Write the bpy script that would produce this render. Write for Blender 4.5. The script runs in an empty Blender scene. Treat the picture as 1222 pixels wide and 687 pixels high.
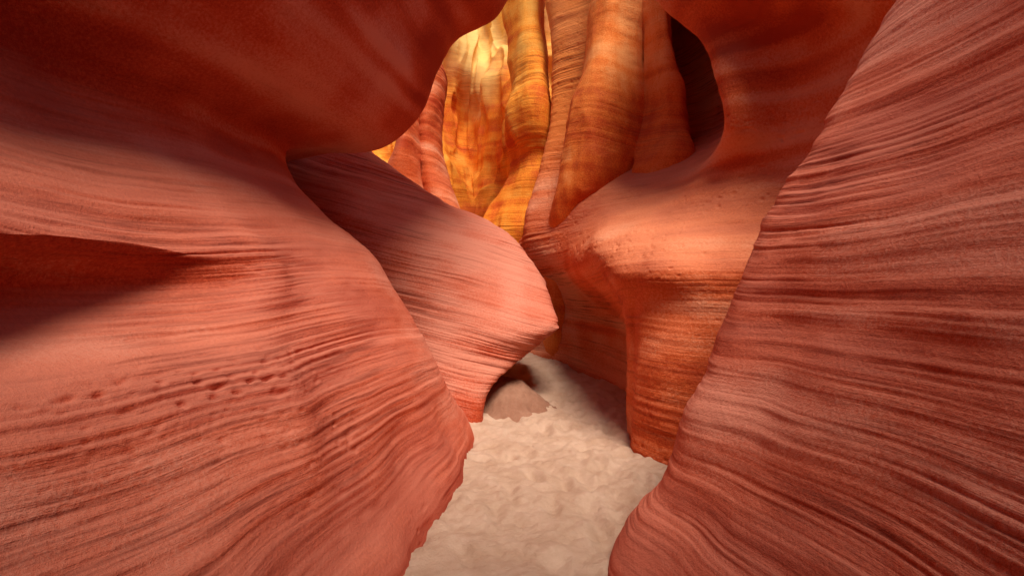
import bpy, math, numpy as np
from mathutils import Vector
# ---------------------------------------------------------------- helpers
def tab(s):   # rows '/' , points ';' , coordinates in centimetres
    return [[tuple(float(c)/100 for c in p.split(',')) for p in r.split(';')] for r in s.replace('\n','').split('/')]
def cr(P,n):
    P=np.asarray(P,float); m=P.shape[0]
    ext=np.concatenate([2*P[:1]-P[1:2],P,2*P[-1:]-P[-2:-1]],0)
    t=np.linspace(0,m-1,n); i=np.minimum(t.astype(int),m-2); f=(t-i)
    f=f.reshape((-1,)+(1,)*(P.ndim-1))
    a,b,c,d=ext[i],ext[i+1],ext[i+2],ext[i+3]
    return 0.5*((2*b)+(-a+c)*f+(2*a-5*b+4*c-d)*f*f+(-a+3*b-3*c+d)*f**3)
rng=np.random.RandomState(7)
TAB=rng.rand(65536)
def h3(i,j,k):
    n=(i*73856093)^(j*19349663)^(k*83492791)
    n=(n^(n>>13))*1274126177
    return TAB[(n^(n>>16))&65535]
def vn(x,y,z):
    x,y,z=np.broadcast_arrays(x,y,z)
    xi=np.floor(x).astype(np.int64);yi=np.floor(y).astype(np.int64);zi=np.floor(z).astype(np.int64)
    fx=x-xi;fy=y-yi;fz=z-zi
    fx=fx*fx*fx*(fx*(fx*6-15)+10);fy=fy*fy*fy*(fy*(fy*6-15)+10);fz=fz*fz*fz*(fz*(fz*6-15)+10)
    r=0
    for a in (0,1):
        for b in (0,1):
            for c in (0,1):
                w=(fx if a else 1-fx)*(fy if b else 1-fy)*(fz if c else 1-fz)
                r=r+w*h3(xi+a,yi+b,zi+c)
    return r*2-1
def ss(a,b,x):
    t=np.clip((x-a)/(b-a),0,1); return t*t*(3-2*t)
def mesh(name,P,mat,attrs={}):
    n,m,_=P.shape
    idx=np.arange(n*m).reshape(n,m)
    f=np.stack([idx[:-1,:-1],idx[:-1,1:],idx[1:,1:],idx[1:,:-1]],-1).reshape(-1,4)
    me=bpy.data.meshes.new(name)
    me.vertices.add(n*m); me.vertices.foreach_set('co',P.reshape(-1).astype(np.float32))
    me.loops.add(f.size); me.loops.foreach_set('vertex_index',f.reshape(-1).astype(np.int32))
    me.polygons.add(len(f)); me.polygons.foreach_set('loop_start',(np.arange(len(f))*4).astype(np.int32))
    me.polygons.foreach_set('use_smooth',np.ones(len(f),bool))
    for k,s in attrs.items():
        at=me.attributes.new(k,'FLOAT','POINT'); at.data.foreach_set('value',s.reshape(-1).astype(np.float32))
    me.update(); me.validate(); me.materials.append(mat)
    o=bpy.data.objects.new(name,me); bpy.context.scene.collection.objects.link(o); return o
def normals(P):
    du=np.gradient(P,axis=0); dv=np.gradient(P,axis=1)
    N=np.cross(du,dv); N/=np.linalg.norm(N,axis=-1,keepdims=True)+1e-9; return N
def bedcoord(x,y,z,tilt):
    return z+tilt[0]*x+tilt[1]*y+0.15*vn(x*.45+3,y*.45,z*.5)+0.015*vn(x*1.7,y*1.7+9,z*1.5)
def sheet(name,ctrl,n,m,mat,flip=1,tilt=(0.05,0.03),amp=1.0,low=1.0,yel=None,vert=0,extra=None,pits=None,shift=0,pmin=.2):
    # N points into the rock; positive displacement carves
    C=np.array(ctrl,float)
    P=cr(C,n); P=cr(P.transpose(1,0,2),m).transpose(1,0,2)
    N=normals(P)*flip
    x,y,z=P[...,0],P[...,1],P[...,2]
    d=low*(0.06*vn(x*.9+5,y*.9,z*.9)+0.03*vn(x*2.3,y*2.3+4,z*2.3))
    if vert: d=d+vert*(.16*(1-2*np.abs(vn(x*1.3,y*1.3,z*.35)))+.07*(1-2*np.abs(vn(x*3.1,y*3.1,z*.8+5)))+.03*vn(x*8,y*8,z*1.5))
    if extra: d=d+extra(x,y,z)
    P=P+N*d[...,None]
    x,y,z=P[...,0],P[...,1],P[...,2]
    b=bedcoord(x,y,z,tilt)
    if callable(amp): amp=amp(x,y,z)
    patch=np.clip(.66+1.0*vn(x*.7+31,y*.7,z*1.4)+.45*vn(x*1.6,y*1.6+8,b*6),pmin,1.35)
    line=amp*patch
    s=0.7*vn(x*.25,y*.25,b*5)+0.8*vn(x*.5,y*.5,b*13+7)
    s2=1-np.abs(vn(x*.7,y*.7,b*27+40))*2
    s4=1-np.abs(vn(x*.9,y*.9,b*52+11))*2
    d=amp*0.012*s+line*(0.008*s2+.005*s4)
    d=d+0.003*vn(x*9,y*9,z*16)+.005*vn(x*3.5,y*3.5,z*5)
    if pits:
        pk=np.clip(vn(x*20,y*20,z*30)-.45,0,1)*2+np.clip(vn(x*37,y*37,z*50)-.5,0,1)*1.2
        d=d+.018*pits(x,y,z)*pk*np.clip(.55+1.5*vn(x*1.5,y*1.5,z*3+4),0,1)
    P=P+N*d[...,None]
    tone=.5+shift+.28*vn(x*.3,y*.3,b*2.2)+.20*vn(x*1.1,y*1.1+3,z*1.3)+.24*vn(x*.4,y*.4,b*9)+.12*vn(x*4,y*4,z*5)
    yl=yel(x,y,z) if yel else 0*x
    return mesh(name,P,mat,{'bed':b,'tone':tone,'yellow':yl,'line':0*x+line})
# ---------------------------------------------------------------- materials
def rockmat(name,deep,mid,pale,yellow=(.8,.6,.3),streak=False,dust_lit=.6):
    m=bpy.data.materials.new(name); m.use_nodes=True; nt=m.node_tree; N=nt.nodes; L=nt.links
    bs=N['Principled BSDF']; bs.inputs['Roughness'].default_value=.8; bs.inputs['Specular IOR Level'].default_value=.2
    def attr(n):
        at=N.new('ShaderNodeAttribute'); at.attribute_name=n; return at.outputs['Fac']
    def math_(op,a,b=None,c=None):
        k=N.new('ShaderNodeMath');k.operation=op
        for i,s in enumerate((a,b,c)):
            if s is None: continue
            if isinstance(s,(int,float)): k.inputs[i].default_value=s
            else: L.new(s,k.inputs[i])
        return k.outputs[0]
    geo=N.new('ShaderNodeNewGeometry'); sep=N.new('ShaderNodeSeparateXYZ'); L.new(geo.outputs['Position'],sep.inputs[0])
    def vec(kx,kz,src):
        v=N.new('ShaderNodeCombineXYZ');L.new(math_('MULTIPLY',sep.outputs[0],kx),v.inputs[0]);L.new(math_('MULTIPLY',sep.outputs[1],kx),v.inputs[1]);L.new(math_('MULTIPLY',src,kz),v.inputs[2]);return v.outputs[0]
    def noise(v,sc,det=3,rough=.5):
        n=N.new('ShaderNodeTexNoise');n.inputs['Scale'].default_value=sc;n.inputs['Detail'].default_value=det;n.inputs['Roughness'].default_value=rough
        L.new(v,n.inputs['Vector']);return n.outputs[0]
    n2=noise(vec(1.3,40,attr('bed')),1,4,.62)
    r=N.new('ShaderNodeValToRGB'); e=r.color_ramp.elements
    e[0].position=.22;e[0].color=(*deep,1);e[1].position=.82;e[1].color=(*pale,1)
    x=e.new(.5);x.color=(*mid,1)
    g=noise(geo.outputs['Position'],50,4,.8)
    t=attr('tone')
    if streak:
        st=noise(vec(2.2,.8,sep.outputs[2]),1,5,.65)
        t=math_('ADD',math_('MULTIPLY',t,.65),math_('MULTIPLY_ADD',st,1.0,-.34))
    t=math_('ADD',t,math_('MULTIPLY_ADD',g,.9,-.45))
    L.new(t,r.inputs[0])
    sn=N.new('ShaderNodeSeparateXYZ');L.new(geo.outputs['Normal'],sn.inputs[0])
    du=N.new('ShaderNodeMapRange');du.inputs[1].default_value=.05;du.inputs[2].default_value=.85;du.inputs[4].default_value=dust_lit  # upward faces paler: settled sand plus a lit tint painted into the colour
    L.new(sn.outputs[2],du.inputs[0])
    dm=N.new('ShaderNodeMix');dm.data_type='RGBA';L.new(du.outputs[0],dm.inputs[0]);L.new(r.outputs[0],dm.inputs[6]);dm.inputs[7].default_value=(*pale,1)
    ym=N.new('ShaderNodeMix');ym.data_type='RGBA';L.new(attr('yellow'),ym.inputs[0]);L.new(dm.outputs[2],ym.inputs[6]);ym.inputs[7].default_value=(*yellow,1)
    r2=N.new('ShaderNodeValToRGB');r2.color_ramp.elements[0].position=.33;r2.color_ramp.elements[1].position=.50
    r2.color_ramp.elements[0].color=(.34,.20,.18,1);r2.color_ramp.elements[1].color=(1.0,1.0,1.0,1)
    L.new(n2,r2.inputs[0])
    mu=N.new('ShaderNodeMix');mu.data_type='RGBA';mu.blend_type='MULTIPLY'
    L.new(math_('MINIMUM',math_('MULTIPLY',attr('line'),.8),.9),mu.inputs[0])
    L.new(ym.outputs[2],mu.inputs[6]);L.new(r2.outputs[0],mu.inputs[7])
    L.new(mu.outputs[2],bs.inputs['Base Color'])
    h=math_('ADD',math_('MULTIPLY',math_('MULTIPLY',n2,math_('ADD',attr('line'),.08)),1.6),math_('MULTIPLY',g,.9))
    b1=N.new('ShaderNodeBump');b1.inputs['Strength'].default_value=.9;b1.inputs['Distance'].default_value=.014;L.new(h,b1.inputs['Height'])
    L.new(b1.outputs[0],bs.inputs['Normal'])
    return m
red=rockmat('red_sandstone',(.37,.034,.010),(.56,.085,.028),(.70,.25,.155),dust_lit=.6)
warm=rockmat('warm_red_sandstone',(.45,.048,.008),(.66,.125,.030),(.78,.31,.16),yellow=(.88,.27,.045),dust_lit=.5)
orange=rockmat('orange_sandstone',(.66,.10,.01),(.90,.28,.018),(.93,.46,.08),(.94,.66,.22),True,dust_lit=.15)
glow=rockmat('orange_red_sandstone',(.55,.07,.008),(.80,.19,.022),(.88,.36,.11),streak=True,dust_lit=.25)
def sandmat(name,a,b):
    sand=bpy.data.materials.new(name);sand.use_nodes=True
    nt=sand.node_tree;bs=nt.nodes['Principled BSDF'];bs.inputs['Roughness'].default_value=.95;bs.inputs['Specular IOR Level'].default_value=.1
    g=nt.nodes.new('ShaderNodeNewGeometry');n=nt.nodes.new('ShaderNodeTexNoise');n.inputs['Scale'].default_value=4;n.inputs['Detail'].default_value=8;n.inputs['Roughness'].default_value=.7
    nt.links.new(g.outputs['Position'],n.inputs['Vector']);r=nt.nodes.new('ShaderNodeValToRGB')
    r.color_ramp.elements[0].position=.3;r.color_ramp.elements[0].color=(*a,1);r.color_ramp.elements[1].position=.7;r.color_ramp.elements[1].color=(*b,1)
    nt.links.new(n.outputs[0],r.inputs[0]);nt.links.new(r.outputs[0],bs.inputs['Base Color'])
    n2=nt.nodes.new('ShaderNodeTexNoise');n2.inputs['Scale'].default_value=75;n2.inputs['Detail'].default_value=5;n2.inputs['Roughness'].default_value=.75;nt.links.new(g.outputs['Position'],n2.inputs['Vector'])
    bp=nt.nodes.new('ShaderNodeBump');bp.inputs['Strength'].default_value=1.0;bp.inputs['Distance'].default_value=.02;nt.links.new(n2.outputs[0],bp.inputs['Height']);nt.links.new(bp.outputs[0],bs.inputs['Normal'])
    return sand
sand=sandmat('sand',(.52,.32,.205),(.70,.48,.34))
rsand_shaded=sandmat('shaded_red_sand',(.28,.12,.07),(.44,.23,.145))  # reddish sand, darkened so the mound's shade is in its colour
# ---------------------------------------------------------------- left wall with overhang
CR=tab('-40,520,-40;-43,520,5;-57,500,38;-73,490,75;-90,480,110;-102,475,133;-115,470,157;-133,470,180;-170,470,216;-209,480,255;-219,490,288;-188,520,296;-138,540,305;-100,550,342;-80,550,392;-57,555,432;-12,560,469')[0]+[(.15,5.5,5.4),(-.2,5.3,6.2),(-3,5.3,6.6),(-20,6,7)]
near=[(-.4,[-.75,-.7,-.65,-.55,-.42]),(0,[-.85,-.8,-.72,-.6,-.46]),(.35,[-1.15,-1.1,-1.0,-.85,-.68]),(.75,[-1.45,-1.45,-1.36,-1.16,-.88]),(1.08,[-1.75,-1.78,-1.66,-1.45,-1.12]),(1.28,[-1.95,-2.05,-2.0,-1.80,-1.25]),(1.50,[-2.0,-2.1,-2.1,-1.95,-1.42]),(1.68,[-1.6,-1.72,-1.77,-1.76,-1.58]),(1.92,[-1.75,-1.9,-2.0,-2.0,-1.9]),(2.25,[-2.1,-2.3,-2.4,-2.4,-2.3]),(2.6,[-2.4,-2.6,-2.75,-2.65,-2.42]),(2.85,[-2.4,-2.55,-2.7,-2.6,-2.25]),(3.1,[-2.1,-2.25,-2.4,-2.3,-1.95]),(3.4,[-1.9,-1.95,-2.05,-1.9,-1.55]),(3.8,[-1.8,-1.8,-1.8,-1.55,-1.15]),(4.2,[-1.8,-1.8,-1.7,-1.3,-.85]),(4.6,[-2,-2,-1.8,-1.2,-.6]),(5.2,[-2.4,-2.4,-2.0,-1.3,-.4]),(5.8,[-2.8,-2.7,-2.5,-1.8,-.9]),(6.4,[-4,-4,-4,-4,-3]),(6.8,[-20,-20,-20,-20,-20])]
A=[]
for (z,xs),c in zip(near,CR):
    r=[(x,y,z+(c[2]-z)*max(0,i-2)/3*.7) for i,(x,y) in enumerate(zip(xs,[-2,.2,1.3,2.4,3.4]))]
    A.append(r+[c,(c[0]-.45,c[1]+.5,c[2]),(c[0]-2.2,c[1]+1.2,c[2])])
def ampA(x,y,z): return .24+.46*ss(2.5,1.6,z)*(1-.6*ss(1.75,1.6,z)*ss(1.1,1.3,z))
def ridgeA(x,y,z):
    yr=2.75+.55*ss(1.0,1.7,z)-.25*ss(1.0,.5,z)
    w=ss(.35,.7,z)*ss(2.1,1.7,z)
    return -w*(.04*np.exp(-((y-yr)/.16)**2)-.05*ss(yr+.1,yr-.5,y)*ss(.6,1.6,y))
sheet('sandstone_canyon_wall',A,960,620,red,flip=1,amp=ampA,extra=ridgeA,pits=lambda x,y,z:ss(1.9,1.3,z)*ss(3.5,2.7,y))
# ---------------------------------------------------------------- right near wall
Cn=[(-.4,[.8,.75,.7,.62,.54],(.48,2.8,-.4)),(-.05,[.9,.85,.78,.68,.58],(.51,2.8,.01)),(.35,[1.2,1.15,1.08,1.0,.92],(.84,2.9,.38)),(.8,[1.5,1.45,1.4,1.32,1.2],(1.08,3,.82)),(1.3,[1.7,1.65,1.62,1.55,1.47],(1.36,3.1,1.31)),(1.9,[1.9,1.88,1.88,1.85,1.78],(1.67,3.2,1.91)),(2.5,[2.2,2.2,2.2,2.2,2.18],(2.12,3.3,2.55)),(3.3,[2.5,2.5,2.5,2.55,2.6],(2.61,3.4,3.41)),(4.2,[2.8,2.8,2.9,3.0,3.1],(3.2,3.6,4.2)),(4.6,[4,4,4,4,4.2],(4.5,4,4.8)),(5,[20,20,20,20,20],(20,5,5))]
C=[]
for z,xs,c in Cn:
    r=[(x,y,z+(c[2]-z)*i/5*.6) for i,(x,y) in enumerate(zip(xs,[-2,-.5,.6,1.5,2.3]))]
    C.append(r+[c,(c[0]+.35,c[1]+.35,c[2]+.02),(c[0]+1.6,c[1]+.7,c[2]+.05)])
sheet('sandstone_boulder_wall',C,900,480,red,flip=-1,tilt=(-.12,.02),amp=1.1,shift=-.02,pmin=.35)
# ---------------------------------------------------------------- spur that leans across the path
B=tab('''-285,560,-48;-193,560,-48;-118,550,-27;-63,540,-28;-32,550,-31;-40,600,-38;-62,680,-46;-136,750,-30/
-290,570,23;-193,560,25;-118,550,45;-63,540,38;-32,550,27;-39,610,29;-52,690,35;-88,760,30/
-295,580,96;-197,570,97;-120,560,98;-64,555,81;-18,570,62;21,600,74;48,630,94;-1,750,85/
-305,600,193;-200,580,191;-124,580,163;-67,575,125;-18,570,102;25,580,101;58,620,108;35,740,94/
-321,630,267;-207,600,257;-131,610,223;-71,610,183;-21,610,153;21,615,141;53,640,126;35,740,118/
-336,660,316;-224,650,308;-142,660,275;-77,660,234;-22,650,202;22,650,173;48,660,146;35,740,142/
-356,700,372;-242,700,360;-162,700,314;-87,700,262;-24,690,233;19,680,195;42,690,160;29,750,154/
-387,760,366;-262,760,353;-188,760,310;-107,760,260;-38,750,228;5,740,191;23,740,148;11,770,142/
-407,800,76;-276,800,76;-185,800,76;-113,800,76;-67,800,76;-47,790,76;-40,780,76;-40,780,76''')
sheet('sandstone_rock_spur',B,500,460,red,flip=1,tilt=(.3,0),low=.6,amp=.75,shift=.04,pmin=.35)
# ---------------------------------------------------------------- right far wall with round alcove
D=tab('''189,400,-60;133,430,-50;110,465,-50;118,540,-40;145,630,-30;109,710,-20;77,770,-15;39,820,-15;-16,900,-20/
189,400,-18;133,430,-4;110,465,-7;118,540,14;145,630,18;109,710,30;77,770,37;39,820,37;-16,900,30/
202,400,80;140,430,75;116,460,70;114,510,69;146,640,59;109,710,67;76,760,80;58,810,82;-1,900,82/
222,400,133;154,430,128;123,460,130;112,510,128;131,630,112;102,700,120;81,740,130;51,800,141;-16,900,140/
235,400,172;171,420,166;129,440,167;99,490,170;91,550,177;79,630,176;66,710,183;27,800,194;-16,900,214/
261,410,213;205,450,208;171,500,218;137,560,225;111,620,233;93,680,241;60,750,252;19,820,249;44,930,292/
281,410,246;240,470,258;205,520,268;192,620,285;160,680,299;117,720,307;83,790,329;43,840,340;107,950,373/
284,395,275;248,460,296;202,480,302;277,680,360;241,780,384;158,780,397;105,810,407;60,850,419;124,960,454/
279,380,308;250,450,337;197,480,345;292,700,440;260,840,499;158,780,474;111,810,486;63,860,507;124,960,548/
276,360,335;244,440,376;186,500,402;276,720,519;246,840,581;165,780,550;118,810,566;61,860,591;124,960,643/
264,340,357;226,410,395;145,540,480;200,700,576;200,760,625;154,760,627;118,810,658;55,860,690;124,960,753/
277,350,424;254,440,480;179,580,590;225,700,650;215,750,693;184,780,737;134,830,807;70,870,838;140,960,910/
500,440,500;450,500,520;400,600,610;400,700,670;400,760,700;400,800,700;400,850,780;400,900,850;400,1000,920/
2000,500,520;2000,600,560;2000,700,650;2000,800,700;2000,900,720;2000,1000,730;2000,1100,800;2000,1200,870;2000,1300,930''')
for k,r in enumerate(D):
    a=np.array(r[2]);b=np.array(r[3]); mid=(a*.55+b*.45)
    if 7<=k<=9: mid=np.array([a[0]+.20,a[1]+.42,a[2]+.05])
    r.insert(3,tuple(mid))
def ampD(x,y,z): return .3+.4*ss(5.8,7.5,y)+.2*ss(2.0,1.2,z)
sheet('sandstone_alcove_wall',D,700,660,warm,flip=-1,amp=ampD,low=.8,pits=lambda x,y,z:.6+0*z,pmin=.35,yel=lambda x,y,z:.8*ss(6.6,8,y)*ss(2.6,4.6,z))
# ---------------------------------------------------------------- fins and sunlit end wall
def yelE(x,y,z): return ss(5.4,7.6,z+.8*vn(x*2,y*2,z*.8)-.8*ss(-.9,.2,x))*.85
def fin(s,mat,amp=.6,n=280,m=170,low=.8,vert=0,depth=.5,tilt=(.05,.03),skew=0):
    G=[]
    for (z,xl,xr,Y) in tab(s)[0]:
        G.append([((xl+xr)/2+(xr-xl)/2*math.sin(a),Y-depth*math.cos(a)*(1+skew*math.sin(a)),z) for a in (math.radians(t) for t in (-150,-105,-70,-35,0,35,70,105,150))])
    return sheet('sandstone_fin',G,n,m,mat,flip=-1,amp=amp,low=low,vert=vert,tilt=tilt,pmin=.3)
Ex=[-3.4,-2.8,-2.2,-1.77,-1.5,-.95,-.25,.02,.52,.97,2,3.7]
Ey=[9,10,10.3,10.5,11.4,12.3,11.6,11.3,11,11,11.2,12]
Ez=[-1,1.9,3.1,4.3,5.8,7,8.3,10,13]
E=[[(x*(1+.02*k)+.16*math.sin(k*1.7+i),y+.4*math.sin(k*2.1+i*1.3)+.33*k-.6,z) for i,(x,y) in enumerate(zip(Ex,Ey))] for k,z in enumerate(Ez)]
E.append([(x,y+6,z+.3) for x,y,z in E[-1]])
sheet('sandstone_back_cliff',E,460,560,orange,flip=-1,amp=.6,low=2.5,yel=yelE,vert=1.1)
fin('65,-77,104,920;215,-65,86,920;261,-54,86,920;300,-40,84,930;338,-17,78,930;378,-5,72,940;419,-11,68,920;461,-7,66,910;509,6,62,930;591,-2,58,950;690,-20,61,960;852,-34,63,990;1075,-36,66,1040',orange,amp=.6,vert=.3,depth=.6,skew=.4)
fin('-60,-173,-48,950;62,-173,-48,950;233,-163,-70,950;297,-168,-97,960;344,-173,-116,960;402,-178,-130,970;457,-175,-132,970;516,-162,-130,980;553,-157,-128,990;581,-152,-136,1000',warm,amp=.7,depth=.6)
fin('-60,-246,-131,880;69,-246,-131,880;270,-225,-134,880;323,-220,-153,890;366,-205,-160,890;413,-193,-164,900;468,-189,-168,910;517,-188,-176,920',warm,amp=.7,depth=.6)
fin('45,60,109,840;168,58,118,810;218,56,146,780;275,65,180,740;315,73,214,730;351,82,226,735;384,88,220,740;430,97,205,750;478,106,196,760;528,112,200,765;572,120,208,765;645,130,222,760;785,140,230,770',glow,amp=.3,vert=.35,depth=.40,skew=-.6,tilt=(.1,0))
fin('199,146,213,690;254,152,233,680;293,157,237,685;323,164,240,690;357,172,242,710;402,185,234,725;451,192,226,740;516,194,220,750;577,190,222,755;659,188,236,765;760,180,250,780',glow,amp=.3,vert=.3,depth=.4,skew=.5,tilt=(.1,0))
# unseen rock wall added behind the camera to shade the near walls
G=[[(x,-2.6+.5*math.sin(x*1.3)+yo,z) for x in (-5,-3.5,-2.2,-1,0,1,2.2,3.5,5)] for z,yo in ((-.5,0),(1,-.2),(2.5,0),(4,.3),(5,.5),(6.2,.6),(7.2,.4),(7.8,-1),(8.2,-18))]
sheet('unseen_shade_wall',G,220,260,red,flip=-1,amp=.7)
# ---------------------------------------------------------------- sand
xs=np.concatenate([[-40,-15],np.linspace(-3,4,460),[15,40]]); ys=np.concatenate([[-30,-8],np.linspace(-2.5,11,860),[20,60]])
Y,X=np.meshgrid(ys,xs,indexing='ij')
O=0*X
Z=.13*np.clip(Y-5.0,0,8)
Z=Z+.03*vn(X*2.0,Y*2.0,O)+.014*vn(X*5,Y*4,O+4)+.009*vn(X*9,Y*8,O+9)+.009*vn(X*17,Y*16,O+2)+.006*vn(X*33,Y*33,O+9)
r2=np.random.RandomState(3)
for i in range(130):
    fx=r2.uniform(-.7,1.3);fy=r2.uniform(1.8,8);an=r2.normal(0,.5);s=r2.uniform(.8,1.25)
    dx=(X-fx)*math.cos(an)-(Y-fy)*math.sin(an);dy=(X-fx)*math.sin(an)+(Y-fy)*math.cos(an)
    rr=(dx/(.055*s))**2+(dy/(.12*s))**2
    Z=Z-.028*np.exp(-rr)+.010*np.exp(-(np.sqrt(rr)-1.6)**2*3)
mesh('sand_ground',np.stack([X,Y,Z],-1),sand)
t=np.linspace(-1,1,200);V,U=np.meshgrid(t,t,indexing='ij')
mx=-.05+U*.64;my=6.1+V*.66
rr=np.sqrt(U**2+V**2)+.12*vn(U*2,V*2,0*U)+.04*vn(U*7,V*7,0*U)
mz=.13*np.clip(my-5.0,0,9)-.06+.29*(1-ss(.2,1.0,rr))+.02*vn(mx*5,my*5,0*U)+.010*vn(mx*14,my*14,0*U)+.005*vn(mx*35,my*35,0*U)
mesh('sand_mound',np.stack([mx,my,mz],-1),rsand_shaded)
# ---------------------------------------------------------------- daylight
w=bpy.data.worlds.new('World');bpy.context.scene.world=w;w.use_nodes=True
nt=w.node_tree;sk=nt.nodes.new('ShaderNodeTexSky');sk.sky_type='NISHITA';sk.sun_disc=False
el=math.radians(60); az=math.radians(160)
sk.sun_elevation=el; sk.sun_rotation=az
nt.links.new(sk.outputs[0],nt.nodes['Background'].inputs[0]);nt.nodes['Background'].inputs[1].default_value=.12
sd=bpy.data.lights.new('sun','SUN');sd.energy=5;sd.angle=math.radians(24);sd.color=(1,.93,.84)
so=bpy.data.objects.new('sun',sd);bpy.context.scene.collection.objects.link(so)
dirv=Vector((math.sin(az)*math.cos(el),math.cos(az)*math.cos(el),math.sin(el)))
so.rotation_euler=dirv.to_track_quat('Z','Y').to_euler(); so.location=(0,0,20)
cd=bpy.data.cameras.new('camera');cd.sensor_width=36;cd.lens=18;cd.clip_end=500;cd.clip_start=.05
co=bpy.data.objects.new('camera',cd);co.location=(0,0,1.5);co.rotation_euler=(math.radians(90),0,0);bpy.context.scene.collection.objects.link(co);bpy.context.scene.camera=co
sc=bpy.context.scene;sc.view_settings.view_transform='Standard';sc.view_settings.look='None';sc.view_settings.exposure=0
